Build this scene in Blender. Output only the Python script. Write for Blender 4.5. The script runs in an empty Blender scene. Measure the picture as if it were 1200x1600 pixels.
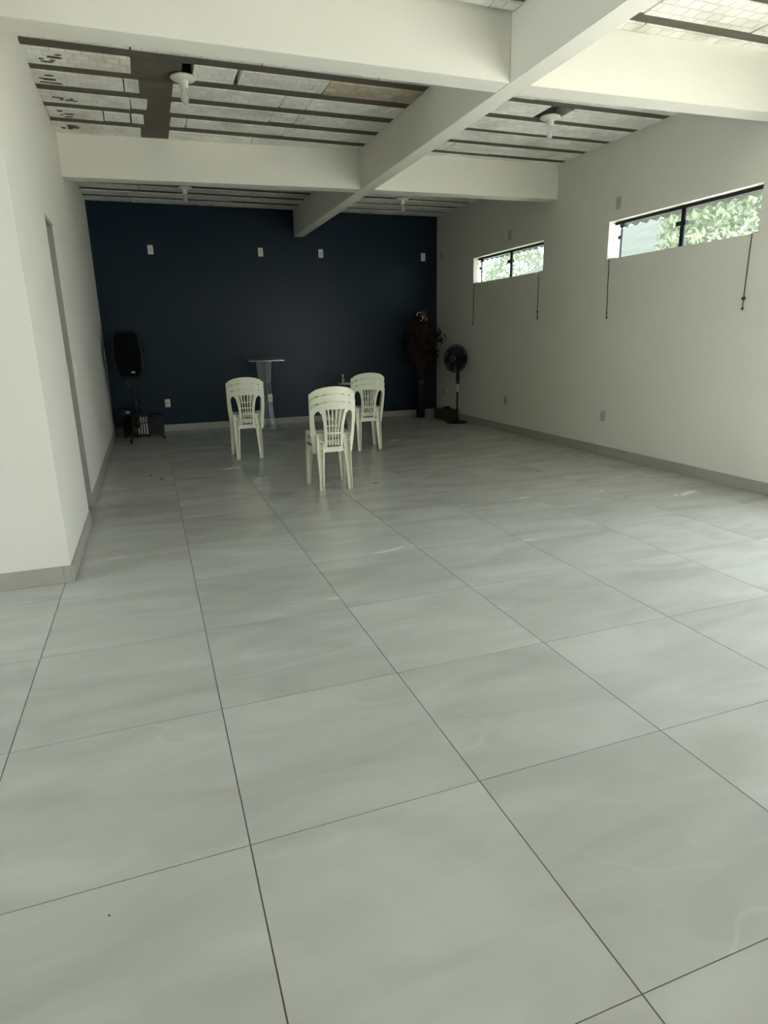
import bpy, bmesh, math, random
from mathutils import Vector, Matrix
PI = math.pi
rnd = random.Random(7)
SC = bpy.context.scene
COL = SC.collection

# ------------------------------------------------------------------ camera
F_PX, YAW, PITCH, ROLL = 984.503, 0.34545, -0.27, -0.02034
CAM = Vector((0.66397, -0.8643, 1.51046))
cy, sy, cp, sp = math.cos(YAW), math.sin(YAW), math.cos(PITCH), math.sin(PITCH)
fwd = Vector((sy * cp, cy * cp, sp)); rgt = Vector((cy, -sy, 0)); upv = rgt.cross(fwd)
cr, sr = math.cos(ROLL), math.sin(ROLL)
rgt, upv = cr * rgt + sr * upv, -sr * rgt + cr * upv
cd = bpy.data.cameras.new('camera'); cam = bpy.data.objects.new('camera', cd); COL.objects.link(cam)
cd.sensor_fit = 'VERTICAL'; cd.sensor_height = 24.0; cd.lens = F_PX / 1600 * 24.0
cd.clip_start = 0.05; cd.clip_end = 300
m3 = Matrix((rgt, upv, -fwd)).transposed()
cam.matrix_world = Matrix.Translation(CAM) @ m3.to_4x4()
SC.camera = cam

# ------------------------------------------------------------------ sky, sun, exposure
W = bpy.data.worlds.new('sky'); SC.world = W; W.use_nodes = True
bg = W.node_tree.nodes['Background']
bg.inputs['Color'].default_value = (0.86, 0.95, 1.04, 1)
bg.inputs['Strength'].default_value = 5.4
sd = bpy.data.lights.new('sun', 'SUN'); sd.energy = 27.0; sd.angle = 0.02; sd.color = (1.0, 0.985, 0.94)
sun = bpy.data.objects.new('sun', sd); COL.objects.link(sun)
SUN_FROM = Vector((0.50, 0.15, 0.85)).normalized()
sun.rotation_euler = SUN_FROM.to_track_quat('Z', 'Y').to_euler()
SC.view_settings.view_transform = 'Standard'; SC.view_settings.look = 'None'
SC.view_settings.gamma = 1.0; SC.view_settings.use_curve_mapping = False
SC.view_settings.exposure = 0.65
SC.cycles.max_bounces = 10; SC.cycles.diffuse_bounces = 6; SC.cycles.transparent_max_bounces = 16
SC.cycles.caustics_reflective = False; SC.cycles.caustics_refractive = False
SC.cycles.sample_clamp_indirect = 8.0

def portal(name, loc, size, direction):
    d = bpy.data.lights.new(name, 'AREA'); d.shape = 'RECTANGLE'; d.size, d.size_y = size
    d.cycles.is_portal = True
    o = bpy.data.objects.new(name, d); COL.objects.link(o)
    o.location = loc; o.rotation_euler = Vector(direction).to_track_quat('-Z', 'Z').to_euler()
    return o

# ------------------------------------------------------------------ sizes (metres)
XR, XL, XP, YB, ZC = 6.04, 0.02, 0.045, 10.82, 3.66      # right wall, left wall, pier face, back wall, ceiling
YP, YF, XLL = 3.50, -3.2, -4.8                            # pier front, front wall, entry's left wall
ZB = 3.24                                                 # underside of the beams
T = 0.80                                                  # floor tile

# ------------------------------------------------------------------ materials
def mat(name, color, rough=0.6, metal=0.0, spec=0.5, noise=None, bump=None, coat=0.0):
    """noise=(scale, amount): mottles the colour; bump=(scale, strength, distance)"""
    m = bpy.data.materials.new(name); m.use_nodes = True
    nt = m.node_tree; b = nt.nodes['Principled BSDF']
    b.inputs['Base Color'].default_value = (*color, 1); b.inputs['Roughness'].default_value = rough
    b.inputs['Metallic'].default_value = metal; b.inputs['Specular IOR Level'].default_value = spec
    b.inputs['Coat Weight'].default_value = coat
    tc = nt.nodes.new('ShaderNodeTexCoord')
    n = nt.nodes.new('ShaderNodeTexNoise'); n.inputs['Scale'].default_value = noise[0] if noise else 12
    n.inputs['Detail'].default_value = 5
    nt.links.new(tc.outputs['Object'], n.inputs['Vector'])
    a = noise[1] if noise else 0.06
    mx = nt.nodes.new('ShaderNodeMix'); mx.data_type = 'RGBA'
    mx.inputs['A'].default_value = (*[max(0, c * (1 - a)) for c in color], 1)
    mx.inputs['B'].default_value = (*[min(1, c * (1 + a)) for c in color], 1)
    nt.links.new(n.outputs['Fac'], mx.inputs['Factor']); nt.links.new(mx.outputs['Result'], b.inputs['Base Color'])
    if bump:
        n2 = nt.nodes.new('ShaderNodeTexNoise'); n2.inputs['Scale'].default_value = bump[0]; n2.inputs['Detail'].default_value = 3
        nt.links.new(tc.outputs['Object'], n2.inputs['Vector'])
        bp = nt.nodes.new('ShaderNodeBump'); bp.inputs['Strength'].default_value = bump[1]; bp.inputs['Distance'].default_value = bump[2]
        nt.links.new(n2.outputs['Fac'], bp.inputs['Height']); nt.links.new(bp.outputs['Normal'], b.inputs['Normal'])
    return m

def see_through(name, tint, clear=0.85, milk=0.0, rough=0.03):
    """thin sheet: tinted clear film + a little gloss + an optional milky haze"""
    m = bpy.data.materials.new(name); m.use_nodes = True; nt = m.node_tree
    for n in list(nt.nodes): nt.nodes.remove(n)
    out = nt.nodes.new('ShaderNodeOutputMaterial'); tr = nt.nodes.new('ShaderNodeBsdfTransparent')
    tr.inputs['Color'].default_value = (*tint, 1)
    gl = nt.nodes.new('ShaderNodeBsdfGlossy'); gl.inputs['Roughness'].default_value = rough
    lw = nt.nodes.new('ShaderNodeLayerWeight'); lw.inputs['Blend'].default_value = 0.5
    pw = nt.nodes.new('ShaderNodeMath'); pw.operation = 'POWER'; pw.inputs[1].default_value = 4.0
    fr = nt.nodes.new('ShaderNodeMath'); fr.operation = 'MULTIPLY_ADD'; fr.inputs[1].default_value = 0.9; fr.inputs[2].default_value = 0.045
    nt.links.new(lw.outputs['Facing'], pw.inputs[0]); nt.links.new(pw.outputs[0], fr.inputs[0])
    m1 = nt.nodes.new('ShaderNodeMixShader'); m2 = nt.nodes.new('ShaderNodeMixShader')
    df = nt.nodes.new('ShaderNodeBsdfDiffuse'); df.inputs['Color'].default_value = (0.8, 0.85, 0.85, 1)
    nt.links.new(fr.outputs[0], m1.inputs['Fac']); nt.links.new(tr.outputs[0], m1.inputs[1]); nt.links.new(gl.outputs[0], m1.inputs[2])
    m2.inputs['Fac'].default_value = milk
    nt.links.new(m1.outputs[0], m2.inputs[1]); nt.links.new(df.outputs[0], m2.inputs[2]); nt.links.new(m2.outputs[0], out.inputs['Surface'])
    return m

def tile_material():
    m = bpy.data.materials.new('porcelain_tile'); m.use_nodes = True; nt = m.node_tree; b = nt.nodes['Principled BSDF']
    N = nt.nodes.new; Lk = nt.links.new
    tc = N('ShaderNodeTexCoord'); oi = N('ShaderNodeObjectInfo')
    off = N('ShaderNodeVectorMath'); off.operation = 'MULTIPLY'; off.inputs[1].default_value = (37, 53, 71)
    Lk(oi.outputs['Random'], off.inputs[0])
    add = N('ShaderNodeVectorMath'); Lk(tc.outputs['Object'], add.inputs[0]); Lk(off.outputs[0], add.inputs[1])
    mp = N('ShaderNodeMapping'); mp.inputs['Rotation'].default_value = (0, 0, 0.75); mp.inputs['Scale'].default_value = (0.8, 2.4, 1)
    Lk(add.outputs[0], mp.inputs['Vector'])
    cl = N('ShaderNodeTexNoise'); cl.inputs['Scale'].default_value = 1.7; cl.inputs['Detail'].default_value = 6; cl.inputs['Distortion'].default_value = 0.7
    Lk(mp.outputs[0], cl.inputs['Vector'])
    ramp = N('ShaderNodeValToRGB'); e = ramp.color_ramp.elements
    e[0].position = 0.3; e[0].color = (0.395, 0.402, 0.370, 1); e[1].position = 0.7; e[1].color = (0.495, 0.51, 0.478, 1)
    Lk(cl.outputs['Fac'], ramp.inputs['Fac'])
    vn = N('ShaderNodeTexNoise'); vn.inputs['Scale'].default_value = 0.8; vn.inputs['Detail'].default_value = 2; vn.inputs['Distortion'].default_value = 0.15
    Lk(mp.outputs[0], vn.inputs['Vector'])
    s1 = N('ShaderNodeMath'); s1.operation = 'SUBTRACT'; s1.inputs[1].default_value = 0.5; Lk(vn.outputs['Fac'], s1.inputs[0])
    s2 = N('ShaderNodeMath'); s2.operation = 'ABSOLUTE'; Lk(s1.outputs[0], s2.inputs[0])
    r2 = N('ShaderNodeMapRange'); r2.inputs['From Min'].default_value = 0.0; r2.inputs['From Max'].default_value = 0.007
    r2.inputs['To Min'].default_value = 0.15; r2.inputs['To Max'].default_value = 0.0; Lk(s2.outputs[0], r2.inputs['Value'])
    msk = N('ShaderNodeTexNoise'); msk.inputs['Scale'].default_value = 2.2; Lk(add.outputs[0], msk.inputs['Vector'])
    m3 = N('ShaderNodeMapRange'); m3.inputs['From Min'].default_value = 0.48; m3.inputs['From Max'].default_value = 0.62; Lk(msk.outputs['Fac'], m3.inputs['Value'])
    mu = N('ShaderNodeMath'); mu.operation = 'MULTIPLY'; Lk(r2.outputs[0], mu.inputs[0]); Lk(m3.outputs[0], mu.inputs[1])
    mx = N('ShaderNodeMix'); mx.data_type = 'RGBA'; mx.inputs['B'].default_value = (0.72, 0.72, 0.69, 1)
    Lk(mu.outputs[0], mx.inputs['Factor']); Lk(ramp.outputs['Color'], mx.inputs['A'])
    hsv = N('ShaderNodeHueSaturation'); Lk(mx.outputs['Result'], hsv.inputs['Color'])
    mr = N('ShaderNodeMapRange'); mr.inputs['To Min'].default_value = 0.95; mr.inputs['To Max'].default_value = 1.04
    Lk(oi.outputs['Random'], mr.inputs['Value']); Lk(mr.outputs[0], hsv.inputs['Value'])
    Lk(hsv.outputs['Color'], b.inputs['Base Color'])
    rr = N('ShaderNodeMapRange'); rr.inputs['To Min'].default_value = 0.18; rr.inputs['To Max'].default_value = 0.31
    Lk(cl.outputs['Fac'], rr.inputs['Value']); Lk(rr.outputs[0], b.inputs['Roughness'])
    b.inputs['Specular IOR Level'].default_value = 0.34
    return m

def foam_material(name='slab_foam', lo=(0.68, 0.65, 0.56), hi=(0.95, 0.94, 0.88)):
    """moulded polystyrene slab block: raised rectangles, grey and brown stains"""
    m = bpy.data.materials.new(name); m.use_nodes = True; nt = m.node_tree; b = nt.nodes['Principled BSDF']
    N = nt.nodes.new; Lk = nt.links.new
    tc = N('ShaderNodeTexCoord'); geo = N('ShaderNodeNewGeometry'); oi = N('ShaderNodeObjectInfo')
    st = N('ShaderNodeTexNoise'); st.inputs['Scale'].default_value = 1.6; st.inputs['Detail'].default_value = 8; st.inputs['Roughness'].default_value = 0.65
    Lk(geo.outputs['Position'], st.inputs['Vector'])
    ramp = N('ShaderNodeValToRGB'); e = ramp.color_ramp.elements
    e[0].position = 0.30; e[0].color = (*lo, 1); e[1].position = 0.52; e[1].color = (*hi, 1)
    Lk(st.outputs['Fac'], ramp.inputs['Fac'])
    bk = N('ShaderNodeTexBrick'); bk.inputs['Scale'].default_value = 1.0; bk.inputs['Brick Width'].default_value = 0.11; bk.inputs['Row Height'].default_value = 0.10
    bk.inputs['Mortar Size'].default_value = 0.006; bk.inputs['Mortar Smooth'].default_value = 0.8; bk.offset = 0.5
    bk.inputs['Color1'].default_value = (0.85, 0.85, 0.84, 1); bk.inputs['Color2'].default_value = (1, 1, 1, 1); bk.inputs['Mortar'].default_value = (0.88, 0.88, 0.87, 1)
    Lk(geo.outputs['Position'], bk.inputs['Vector'])
    mu = N('ShaderNodeMix'); mu.data_type = 'RGBA'; mu.blend_type = 'MULTIPLY'; mu.inputs['Factor'].default_value = 1
    Lk(ramp.outputs['Color'], mu.inputs['A']); Lk(bk.outputs['Color'], mu.inputs['B'])
    hsv = N('ShaderNodeHueSaturation'); mr = N('ShaderNodeMapRange'); mr.inputs['To Min'].default_value = 0.92; mr.inputs['To Max'].default_value = 1.03
    Lk(oi.outputs['Random'], mr.inputs['Value']); Lk(mr.outputs[0], hsv.inputs['Value']); Lk(mu.outputs['Result'], hsv.inputs['Color'])
    Lk(hsv.outputs['Color'], b.inputs['Base Color']); b.inputs['Roughness'].default_value = 0.8; b.inputs['Specular IOR Level'].default_value = 0.2
    bp = N('ShaderNodeBump'); bp.inputs['Strength'].default_value = 0.8; bp.inputs['Distance'].default_value = 0.010
    Lk(bk.outputs['Fac'], bp.inputs['Height']); bp.invert = True; Lk(bp.outputs['Normal'], b.inputs['Normal'])
    return m

WALL_C = (0.72, 0.705, 0.63)
M = dict(
    wall=mat('white_wall_paint', WALL_C, 0.55, spec=0.35, noise=(2.5, 0.025), bump=(45, 0.12, 0.004)),
    beam=mat('white_beam_paint', (0.75, 0.74, 0.665), 0.6, spec=0.3, noise=(3, 0.03), bump=(30, 0.1, 0.004)),
    blue=mat('navy_satin_paint', (0.008, 0.020, 0.034), 0.34, spec=0.2, noise=(3, 0.05), bump=(40, 0.05, 0.003)),
    tile=tile_material(), foam=foam_material(),
    foam_stain=foam_material('yellowed_foam', (0.36, 0.29, 0.20), (0.66, 0.60, 0.47)),
    grout=mat('grout', (0.13, 0.125, 0.11), 0.9),
    skirting=mat('skirting_tile', (0.36, 0.345, 0.30), 0.4, noise=(5, 0.1)),
    rib=mat('rough_concrete_joist', (0.12, 0.108, 0.086), 0.9, spec=0.2, noise=(7, 0.25), bump=(60, 0.4, 0.004)),
    plastic=mat('cream_plastic', (0.74, 0.75, 0.61), 0.38, spec=0.5, noise=(6, 0.05)),
    black=mat('black_plastic', (0.0055, 0.0055, 0.006), 0.5, noise=(20, 0.15)),
    blackgloss=mat('black_gloss', (0.006, 0.006, 0.007), 0.3, spec=0.35),
    mesh=mat('black_grille_cloth', (0.004, 0.004, 0.0045), 0.85, spec=0.12, bump=(500, 0.3, 0.001)),
    alu=mat('black_aluminium', (0.010, 0.010, 0.011), 0.4, metal=0.3),
    steel=mat('chrome', (0.85, 0.85, 0.82), 0.35, metal=0.9),
    white=mat('white_plastic', (0.74, 0.74, 0.68), 0.4),
    porcelain=mat('white_porcelain', (0.70, 0.69, 0.62), 0.3),
    jamb=mat('grey_reveal_shade', (0.34, 0.34, 0.30), 0.8, noise=(4, 0.06)),  # darker than the wall paint, so the doorway reveal reads shaded
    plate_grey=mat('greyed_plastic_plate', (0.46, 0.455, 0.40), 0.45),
    grey=mat('grey_plastic', (0.30, 0.30, 0.27), 0.5),
    dark=mat('dark_recess', (0.01, 0.01, 0.01), 0.9),
    wood=mat('dark_brown_wood', (0.060, 0.034, 0.022), 0.5, noise=(14, 0.4)),
    brass=mat('brass', (0.55, 0.36, 0.13), 0.3, metal=1.0),
    pale=mat('pale_painted_strip', (0.62, 0.60, 0.52), 0.5),
    leaf=mat('dried_russet_leaf', (0.026, 0.012, 0.009), 0.7, noise=(8, 0.5)),
    bloom=mat('cream_dried_bloom', (0.72, 0.64, 0.46), 0.7),
    copper=mat('copper_leaf', (0.20, 0.10, 0.04), 0.5),
    stem=mat('dried_stem', (0.05, 0.03, 0.018), 0.8),
    paper=mat('white_paper', (0.70, 0.69, 0.62), 0.7),
    dirt=mat('dark_dirt', (0.03, 0.028, 0.022), 0.95),
    cord=mat('dark_cord', (0.030, 0.028, 0.024), 0.8),
    concrete=mat('outdoor_concrete', (0.50, 0.49, 0.45), 0.9, noise=(2, 0.15)),
    fibro=mat('fibre_cement_sheet', (0.058, 0.062, 0.056), 0.95, spec=0.05, noise=(2.5, 0.25)),
    tree=mat('green_foliage', (0.20, 0.23, 0.17), 0.8, spec=0.15, noise=(3, 0.3)),
    bark=mat('tree_bark', (0.12, 0.09, 0.06), 0.9),
    render=mat('outdoor_render', (0.70, 0.70, 0.66), 0.8),
    pane=see_through('greenish_window_glass', (0.93, 0.97, 0.95)),
    acrylic=see_through('clear_acrylic', (0.93, 0.97, 0.97), milk=0.07, rough=0.06),
    acrylic_edge=see_through('acrylic_edge', (0.8, 0.9, 0.9), milk=0.20, rough=0.1),
    bulb=see_through('bulb_glass', (0.92, 0.93, 0.9), milk=0.35, rough=0.08),
)

# ------------------------------------------------------------------ helpers
def link(name, me, parent=None, loc=None, rot=None):
    o = bpy.data.objects.new(name, me); COL.objects.link(o)
    if parent: o.parent = parent
    if loc is not None: o.location = loc
    if rot is not None: o.rotation_euler = rot
    return o
def tag(o, label=None, cat=None, group=None, kind=None):
    if label: o['label'] = label
    if cat: o['category'] = cat
    if group: o['group'] = group
    if kind: o['kind'] = kind
    return o
def empty(name, label, cat, loc=(0, 0, 0), rz=0.0, group=None):
    o = link(name, None, None, loc, (0, 0, rz)); o.empty_display_size = 0.1
    return tag(o, label, cat, group)
def copy_tree(o, parent=None):
    c = o.copy(); COL.objects.link(c)
    if parent: c.parent = parent
    for ch in list(o.children): copy_tree(ch, c)
    return c
def finish(bm, name, m, parent=None, loc=None, rot=None, smooth=False, bevel=0.0, seg=2):
    if bevel:
        bmesh.ops.bevel(bm, geom=list(bm.edges), offset=bevel, segments=seg, affect='EDGES', clamp_overlap=True)
    bmesh.ops.recalc_face_normals(bm, faces=bm.faces)
    me = bpy.data.meshes.new(name); bm.to_mesh(me); bm.free()
    if smooth:
        for p in me.polygons: p.use_smooth = True
        try: me.set_sharp_from_angle(angle=math.radians(38))
        except Exception: pass
    me.materials.append(m if not isinstance(m, str) else M[m])
    return link(name, me, parent, loc, rot)
def quadbox(bm, P):
    """P: 8 corners, bottom ring then top ring"""
    v = [bm.verts.new(p) for p in P]
    for f in ((3, 2, 1, 0), (4, 5, 6, 7), (0, 1, 5, 4), (1, 2, 6, 5), (2, 3, 7, 6), (3, 0, 4, 7)):
        bm.faces.new([v[i] for i in f])
def bx(bm, a, b):
    (x0, y0, z0), (x1, y1, z1) = a, b
    quadbox(bm, [(x0, y0, z0), (x1, y0, z0), (x1, y1, z0), (x0, y1, z0), (x0, y0, z1), (x1, y0, z1), (x1, y1, z1), (x0, y1, z1)])
def box(name, m, a, b, parent=None, bevel=0.0, loc=None, rot=None):
    bm = bmesh.new(); bx(bm, a, b)
    return finish(bm, name, m, parent, loc, rot, bevel=bevel)
def tube(bm, pts, r, n=10, caps=True):
    pts = [Vector(p) for p in pts]; rs = r if isinstance(r, (list, tuple)) else [r] * len(pts)
    rings = []
    ref = None
    for i, p in enumerate(pts):
        d = (pts[min(i + 1, len(pts) - 1)] - pts[max(i - 1, 0)]).normalized()
        if ref is None:
            ref = Vector((0, 0, 1)) if abs(d.z) < 0.9 else Vector((1, 0, 0))
        a = d.cross(ref).normalized(); b = d.cross(a).normalized(); ref = a.cross(d) * -1 if False else ref
        rings.append([bm.verts.new(p + rs[i] * (math.cos(2 * PI * k / n) * a + math.sin(2 * PI * k / n) * b)) for k in range(n)])
    for A, B in zip(rings, rings[1:]):
        for k in range(n): bm.faces.new((A[k], A[(k + 1) % n], B[(k + 1) % n], B[k]))
    if caps:
        bm.faces.new(rings[0][::-1]); bm.faces.new(rings[-1])
def lathe(bm, prof, n=24, c=(0, 0, 0)):
    rings = []
    for r, z in prof:
        if r < 1e-5: rings.append([bm.verts.new((c[0], c[1], c[2] + z))])
        else: rings.append([bm.verts.new((c[0] + r * math.cos(2 * PI * k / n), c[1] + r * math.sin(2 * PI * k / n), c[2] + z)) for k in range(n)])
    for A, B in zip(rings, rings[1:]):
        for k in range(n):
            q = [A[k % len(A)], A[(k + 1) % len(A)], B[(k + 1) % len(B)], B[k % len(B)]]
            q = list(dict.fromkeys(q))
            if len(q) > 2: bm.faces.new(q)
    for R in (rings[0], rings[-1]):
        if len(R) > 2: bm.faces.new(R)
def torus(bm, R, r, n=40, k=6, xf=None):
    rows = []
    for i in range(n):
        a = 2 * PI * i / n; row = []
        for j in range(k):
            b = 2 * PI * j / k
            p = Vector(((R + r * math.cos(b)) * math.cos(a), (R + r * math.cos(b)) * math.sin(a), r * math.sin(b)))
            row.append(bm.verts.new(xf @ p if xf else p))
        rows.append(row)
    for i in range(n):
        for j in range(k):
            A, B = rows[i], rows[(i + 1) % n]
            bm.faces.new((A[j], B[j], B[(j + 1) % k], A[(j + 1) % k]))
def loft(bm, secs, caps=True):
    rings = [[bm.verts.new(p) for p in s] for s in secs]; n = len(rings[0])
    for A, B in zip(rings, rings[1:]):
        for k in range(n): bm.faces.new((A[k], A[(k + 1) % n], B[(k + 1) % n], B[k]))
    if caps: bm.faces.new(rings[0][::-1]); bm.faces.new(rings[-1])

# ================================================================== SETTING
# ---- floor: grout bed with every tile as a part
bm = bmesh.new()
bx(bm, (XLL - 0.1, YF - 0.1, -0.12), (XR + 0.1, YP + 0.15, -0.0015)); bx(bm, (-0.9, YP + 0.15, -0.12), (XR + 0.1, YB + 0.1, -0.0015))
floor = tag(finish(bm, 'floor', 'grout'), 'floor of large square pale grey porcelain tiles with dark joints', kind='structure')
tile_cache = {}
def floor_tile(x0, x1, y0, y1):
    w, d = round(x1 - x0, 4), round(y1 - y0, 4)
    key = (w, d)
    if key not in tile_cache:
        b = bmesh.new(); gx, gy = 0.0022, 0.0015
        bx(b, (-w / 2 + gx, -d / 2 + gy, -0.02), (w / 2 - gx, d / 2 - gy, 0.0))
        me = bpy.data.meshes.new('tile'); b.to_mesh(me); b.free(); me.materials.append(M['tile']); tile_cache[key] = me
    link('tile', tile_cache[key], floor, ((x0 + x1) / 2, (y0 + y1) / 2, 0))
for i in range(-6, 8):
    for j in range(-4, 14):
        x0, x1, y0, y1 = i * T, min((i + 1) * T, XR), j * T, min((j + 1) * T, YB)
        if i < 0 and y0 >= YP:
            if not (i == -1 and 4.7 < y1 and y0 < 5.7): continue
        if i < 0 and y0 < YP < y1: y1 = YP
        floor_tile(x0, x1, y0, y1)

# ---- walls
def wall(name, parts, m, label):
    b = bmesh.new()
    for a, c in parts: bx(b, a, c)
    return tag(finish(b, name, m), label, kind='structure')
WT = 0.16; ZT = ZC + 0.25
wall('wall_back', [((-0.2, YB, -0.1), (XR + WT, YB + 0.15, ZT))], 'blue', 'plain navy blue painted end wall')
D0, D1, DZ = 4.97, 5.66, 2.50          # doorway in the left wall
wall('wall_left', [((-0.16, YP, -0.1), (XP, D0, ZT)), ((-0.16, D1, -0.1), (XL, YB, ZT)), ((-0.16, D0, DZ), (XL + 0.012, D1, ZT))], 'wall', 'white left wall with an open doorway')
b = bmesh.new(); bx(b, (-0.16, D1 - .012, 0.116), (XL - .002, D1, DZ)); bx(b, (-0.16, D0, DZ - .012), (XL - .002, D1 - .012, DZ)); bx(b, (-0.16, D0, 0), (XP - .006, D0 + .012, DZ - .012))  # added lining; its grey darkens a reveal the daylight leaves too bright
tag(finish(b, 'trim_1', 'jamb'), 'added grey lining shading the reveal of the doorway in the left wall', kind='structure')
wall('wall_pier', [((XLL - 0.15, YP, -0.1), (-0.16, YP + 0.15, ZT))], 'wall', 'white wall turning left from the near corner')
wall('wall_corridor', [((-1.1, D0 - 0.5, -0.1), (-0.95, D1 + 0.5, 2.8)), ((-0.95, D0 - 0.5, 2.6), (-0.16, D1 + 0.5, 2.8)), ((-0.95, D0 - 0.6, -0.1), (-0.16, D0 - 0.45, 2.8)), ((-0.95, D1 + 0.45, -0.1), (-0.16, D1 + 0.6, 2.8))], 'wall', 'white wall of the passage behind the doorway')
W1 = (7.26, 9.335, 2.37, 2.775)        # far window: y0, y1, z0, z1
W2 = (3.815, 5.895, 2.37, 2.79)        # near window
W3 = (-1.2, 2.35, -0.1, 2.55)          # wide side entrance, out of the picture
parts = [((XR, YF, -0.1), (XR + WT, W3[0], ZT)), ((XR, W3[0], W3[3]), (XR + WT, W3[1], ZT)), ((XR, W3[1], -0.1), (XR + WT, W2[0], ZT))]
for a, nxt in ((W2, W1[0]), (W1, YB)):
    parts += [((XR, a[0], -0.1), (XR + WT, a[1], a[2])), ((XR, a[0], a[3]), (XR + WT, a[1], ZT)), ((XR, a[1], -0.1), (XR + WT, nxt, ZT))]
wall('wall_right', parts, 'wall', 'long white right wall with two narrow high windows')
wall('wall_front', [((XLL - 0.15, YF - 0.15, -0.1), (XR + WT, YF, ZT))], 'wall', 'white front wall behind the viewer')
LD = (0.3, 3.3, 2.6)                  # left entrance, out of the picture: y0, y1, height
wall('wall_entry', [((XLL - 0.15, YF, -0.1), (XLL, LD[0], ZT)), ((XLL - 0.15, LD[0], LD[2]), (XLL, LD[1], ZT)), ((XLL - 0.15, LD[1], -0.1), (XLL, YP, ZT))], 'wall', 'white wall on the left of the entrance area')
portal('daylight_left_entrance', (XLL - 0.1, (LD[0] + LD[1]) / 2, LD[2] / 2), (LD[1] - LD[0], LD[2]), (1, 0, 0))
portal('daylight_side_entrance', (XR + 0.1, (W3[0] + W3[1]) / 2, (W3[3]) / 2), (W3[1] - W3[0], W3[3]), (-1, 0, 0))
for w in (W1, W2): portal('daylight_window', (XR + WT + 0.02, (w[0] + w[1]) / 2, (w[2] + w[3]) / 2), (w[1] - w[0], w[3] - w[2]), (-1, 0, 0))

# ---- skirting, piece by piece
def skirting(name, p0, p1, nrm, label, h=0.115, start=0.8):
    p0, p1, nrm = Vector(p0), Vector(p1), Vector(nrm)
    d = (p1 - p0); Ln = d.length; d.normalize()
    root = tag(link(name, None), label, kind='structure'); s = 0.0; first = True
    while s < Ln - 1e-4:
        e = min(Ln, start if first else s + T); first = False
        a, b_ = p0 + d * (s + 0.001), p0 + d * (e - 0.001)
        b = bmesh.new(); t = nrm * 0.013
        quadbox(b, [(q.x, q.y, z) for z in (0.001, h) for q in (a, b_, b_ + t, a + t)])
        finish(b, 'skirting_tile', 'skirting', root, bevel=0.0012, seg=1); s = e
    return root
skirting('baseboard_right', (XR, W3[1], 0), (XR, YB, 0), (-1, 0, 0), 'grey tile skirting along the right wall', start=0.25)
skirting('baseboard_back', (XL, YB, 0), (XR - 0.014, YB, 0), (0, -1, 0), 'grey tile skirting along the navy wall', start=0.78)
skirting('baseboard_left', (XL, D1, 0), (XL, YB - 0.014, 0), (1, 0, 0), 'grey tile skirting along the left wall past the doorway')
skirting('baseboard_jamb', (-0.16, D1, 0), (XL + 0.013, D1, 0), (0, -1, 0), 'short grey skirting on the doorway jamb')
skirting('baseboard_pier', (XP, YP - 0.013, 0), (XP, D0, 0), (1, 0, 0), 'grey tile skirting on the side of the near corner')
skirting('baseboard_corner', (XLL, YP, 0), (XP, YP, 0), (0, -1, 0), 'grey tile skirting on the face of the near corner', start=4.8)

# ---- ceiling: roof slab with joists and foam blocks as parts
bm = bmesh.new(); bx(bm, (XLL - 0.15, YF - 0.15, ZC + 0.10), (XR + WT, YB + 0.15, ZC + 0.3))
ceil = tag(finish(bm, 'ceiling', 'rib'), 'unplastered slab of dark joists and white foam blocks', kind='structure')
BX0, BX1 = 3.306, 3.475                # long beam
RW = 0.12; RW_LEFT = 0.15
ribs_mid = [4.18, 4.64, 5.09, 5.55, 6.00, 6.44, 6.87]
ribs_far = [7.76, 8.20, 8.64, 9.08, 9.52, 9.95, 10.40]
ribs_near = [3.42, 2.95, 2.48, 2.01, 1.54, 1.07, 0.60, 0.13, -0.34, -0.81, -1.28, -1.75, -2.22, -2.69]
def rib(x0, x1, y, w): box('joist', 'rib', (x0, y - w / 2, ZC + 0.008), (x1, y + w / 2, ZC + 0.13), ceil)
def block(x0, x1, y0, y1, m='foam', dz=None):
    if x1 - x0 < 0.03: return
    b = bmesh.new(); dz = rnd.uniform(-0.004, 0.004) if dz is None else dz
    j = lambda: rnd.uniform(-0.004, 0.004)
    z0, z1 = ZC + dz, ZC + 0.12
    P = [(x0 + 0.004 + j(), y0 + j(), z0 + j() * .5), (x1 - 0.004 + j(), y0 + j(), z0 + j() * .5), (x1 - 0.004 + j(), y1 + j(), z0 + j() * .5), (x0 + 0.004 + j(), y1 + j(), z0 + j() * .5)]
    quadbox(b, P + [(p[0], p[1], z1) for p in P])
    finish(b, 'foam_block', m, ceil, bevel=0.003, seg=1)
def row(x0, x1, y0, y1, cuts=None):
    if cuts is None:
        cuts = []; s = x0 + rnd.uniform(0.3, 1.0)
        while s < x1 - 0.15: cuts.append(s); s += rnd.choice((0.98, 1.0, 1.0, 0.25, 0.6))
    e = [x0] + [c for c in cuts if x0 < c < x1] + [x1]
    for a, c in zip(e, e[1:]): block(a, c, y0, y1)
def bay(x0, x1, y0, y1, ribs):
    ribs = sorted(ribs); w = RW_LEFT if x0 < 1 else RW
    for r in ribs: rib(x0, x1, r, w)
    e = [y0] + ribs + [y1]
    for k in range(len(e) - 1):
        a = e[k] + (w / 2 if k else 0.012); c = e[k + 1] - (w / 2 if k < len(e) - 2 else 0.012)
        yield a, c
for a, c in bay(BX1, XR, 3.84, 7.06, ribs_mid):
    if 5.0 < a < 5.3:
        block(BX1, 4.67, a, c); block(4.93, XR, a, c)         # gap over the lamp
    else: row(BX1, XR, a, c)
for a, c in bay(XL, BX0, 7.25, YB, ribs_far): row(XL, BX0, a, c)
for a, c in bay(BX1, XR, 7.2, YB, ribs_far): row(BX1, XR, a, c)
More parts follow.
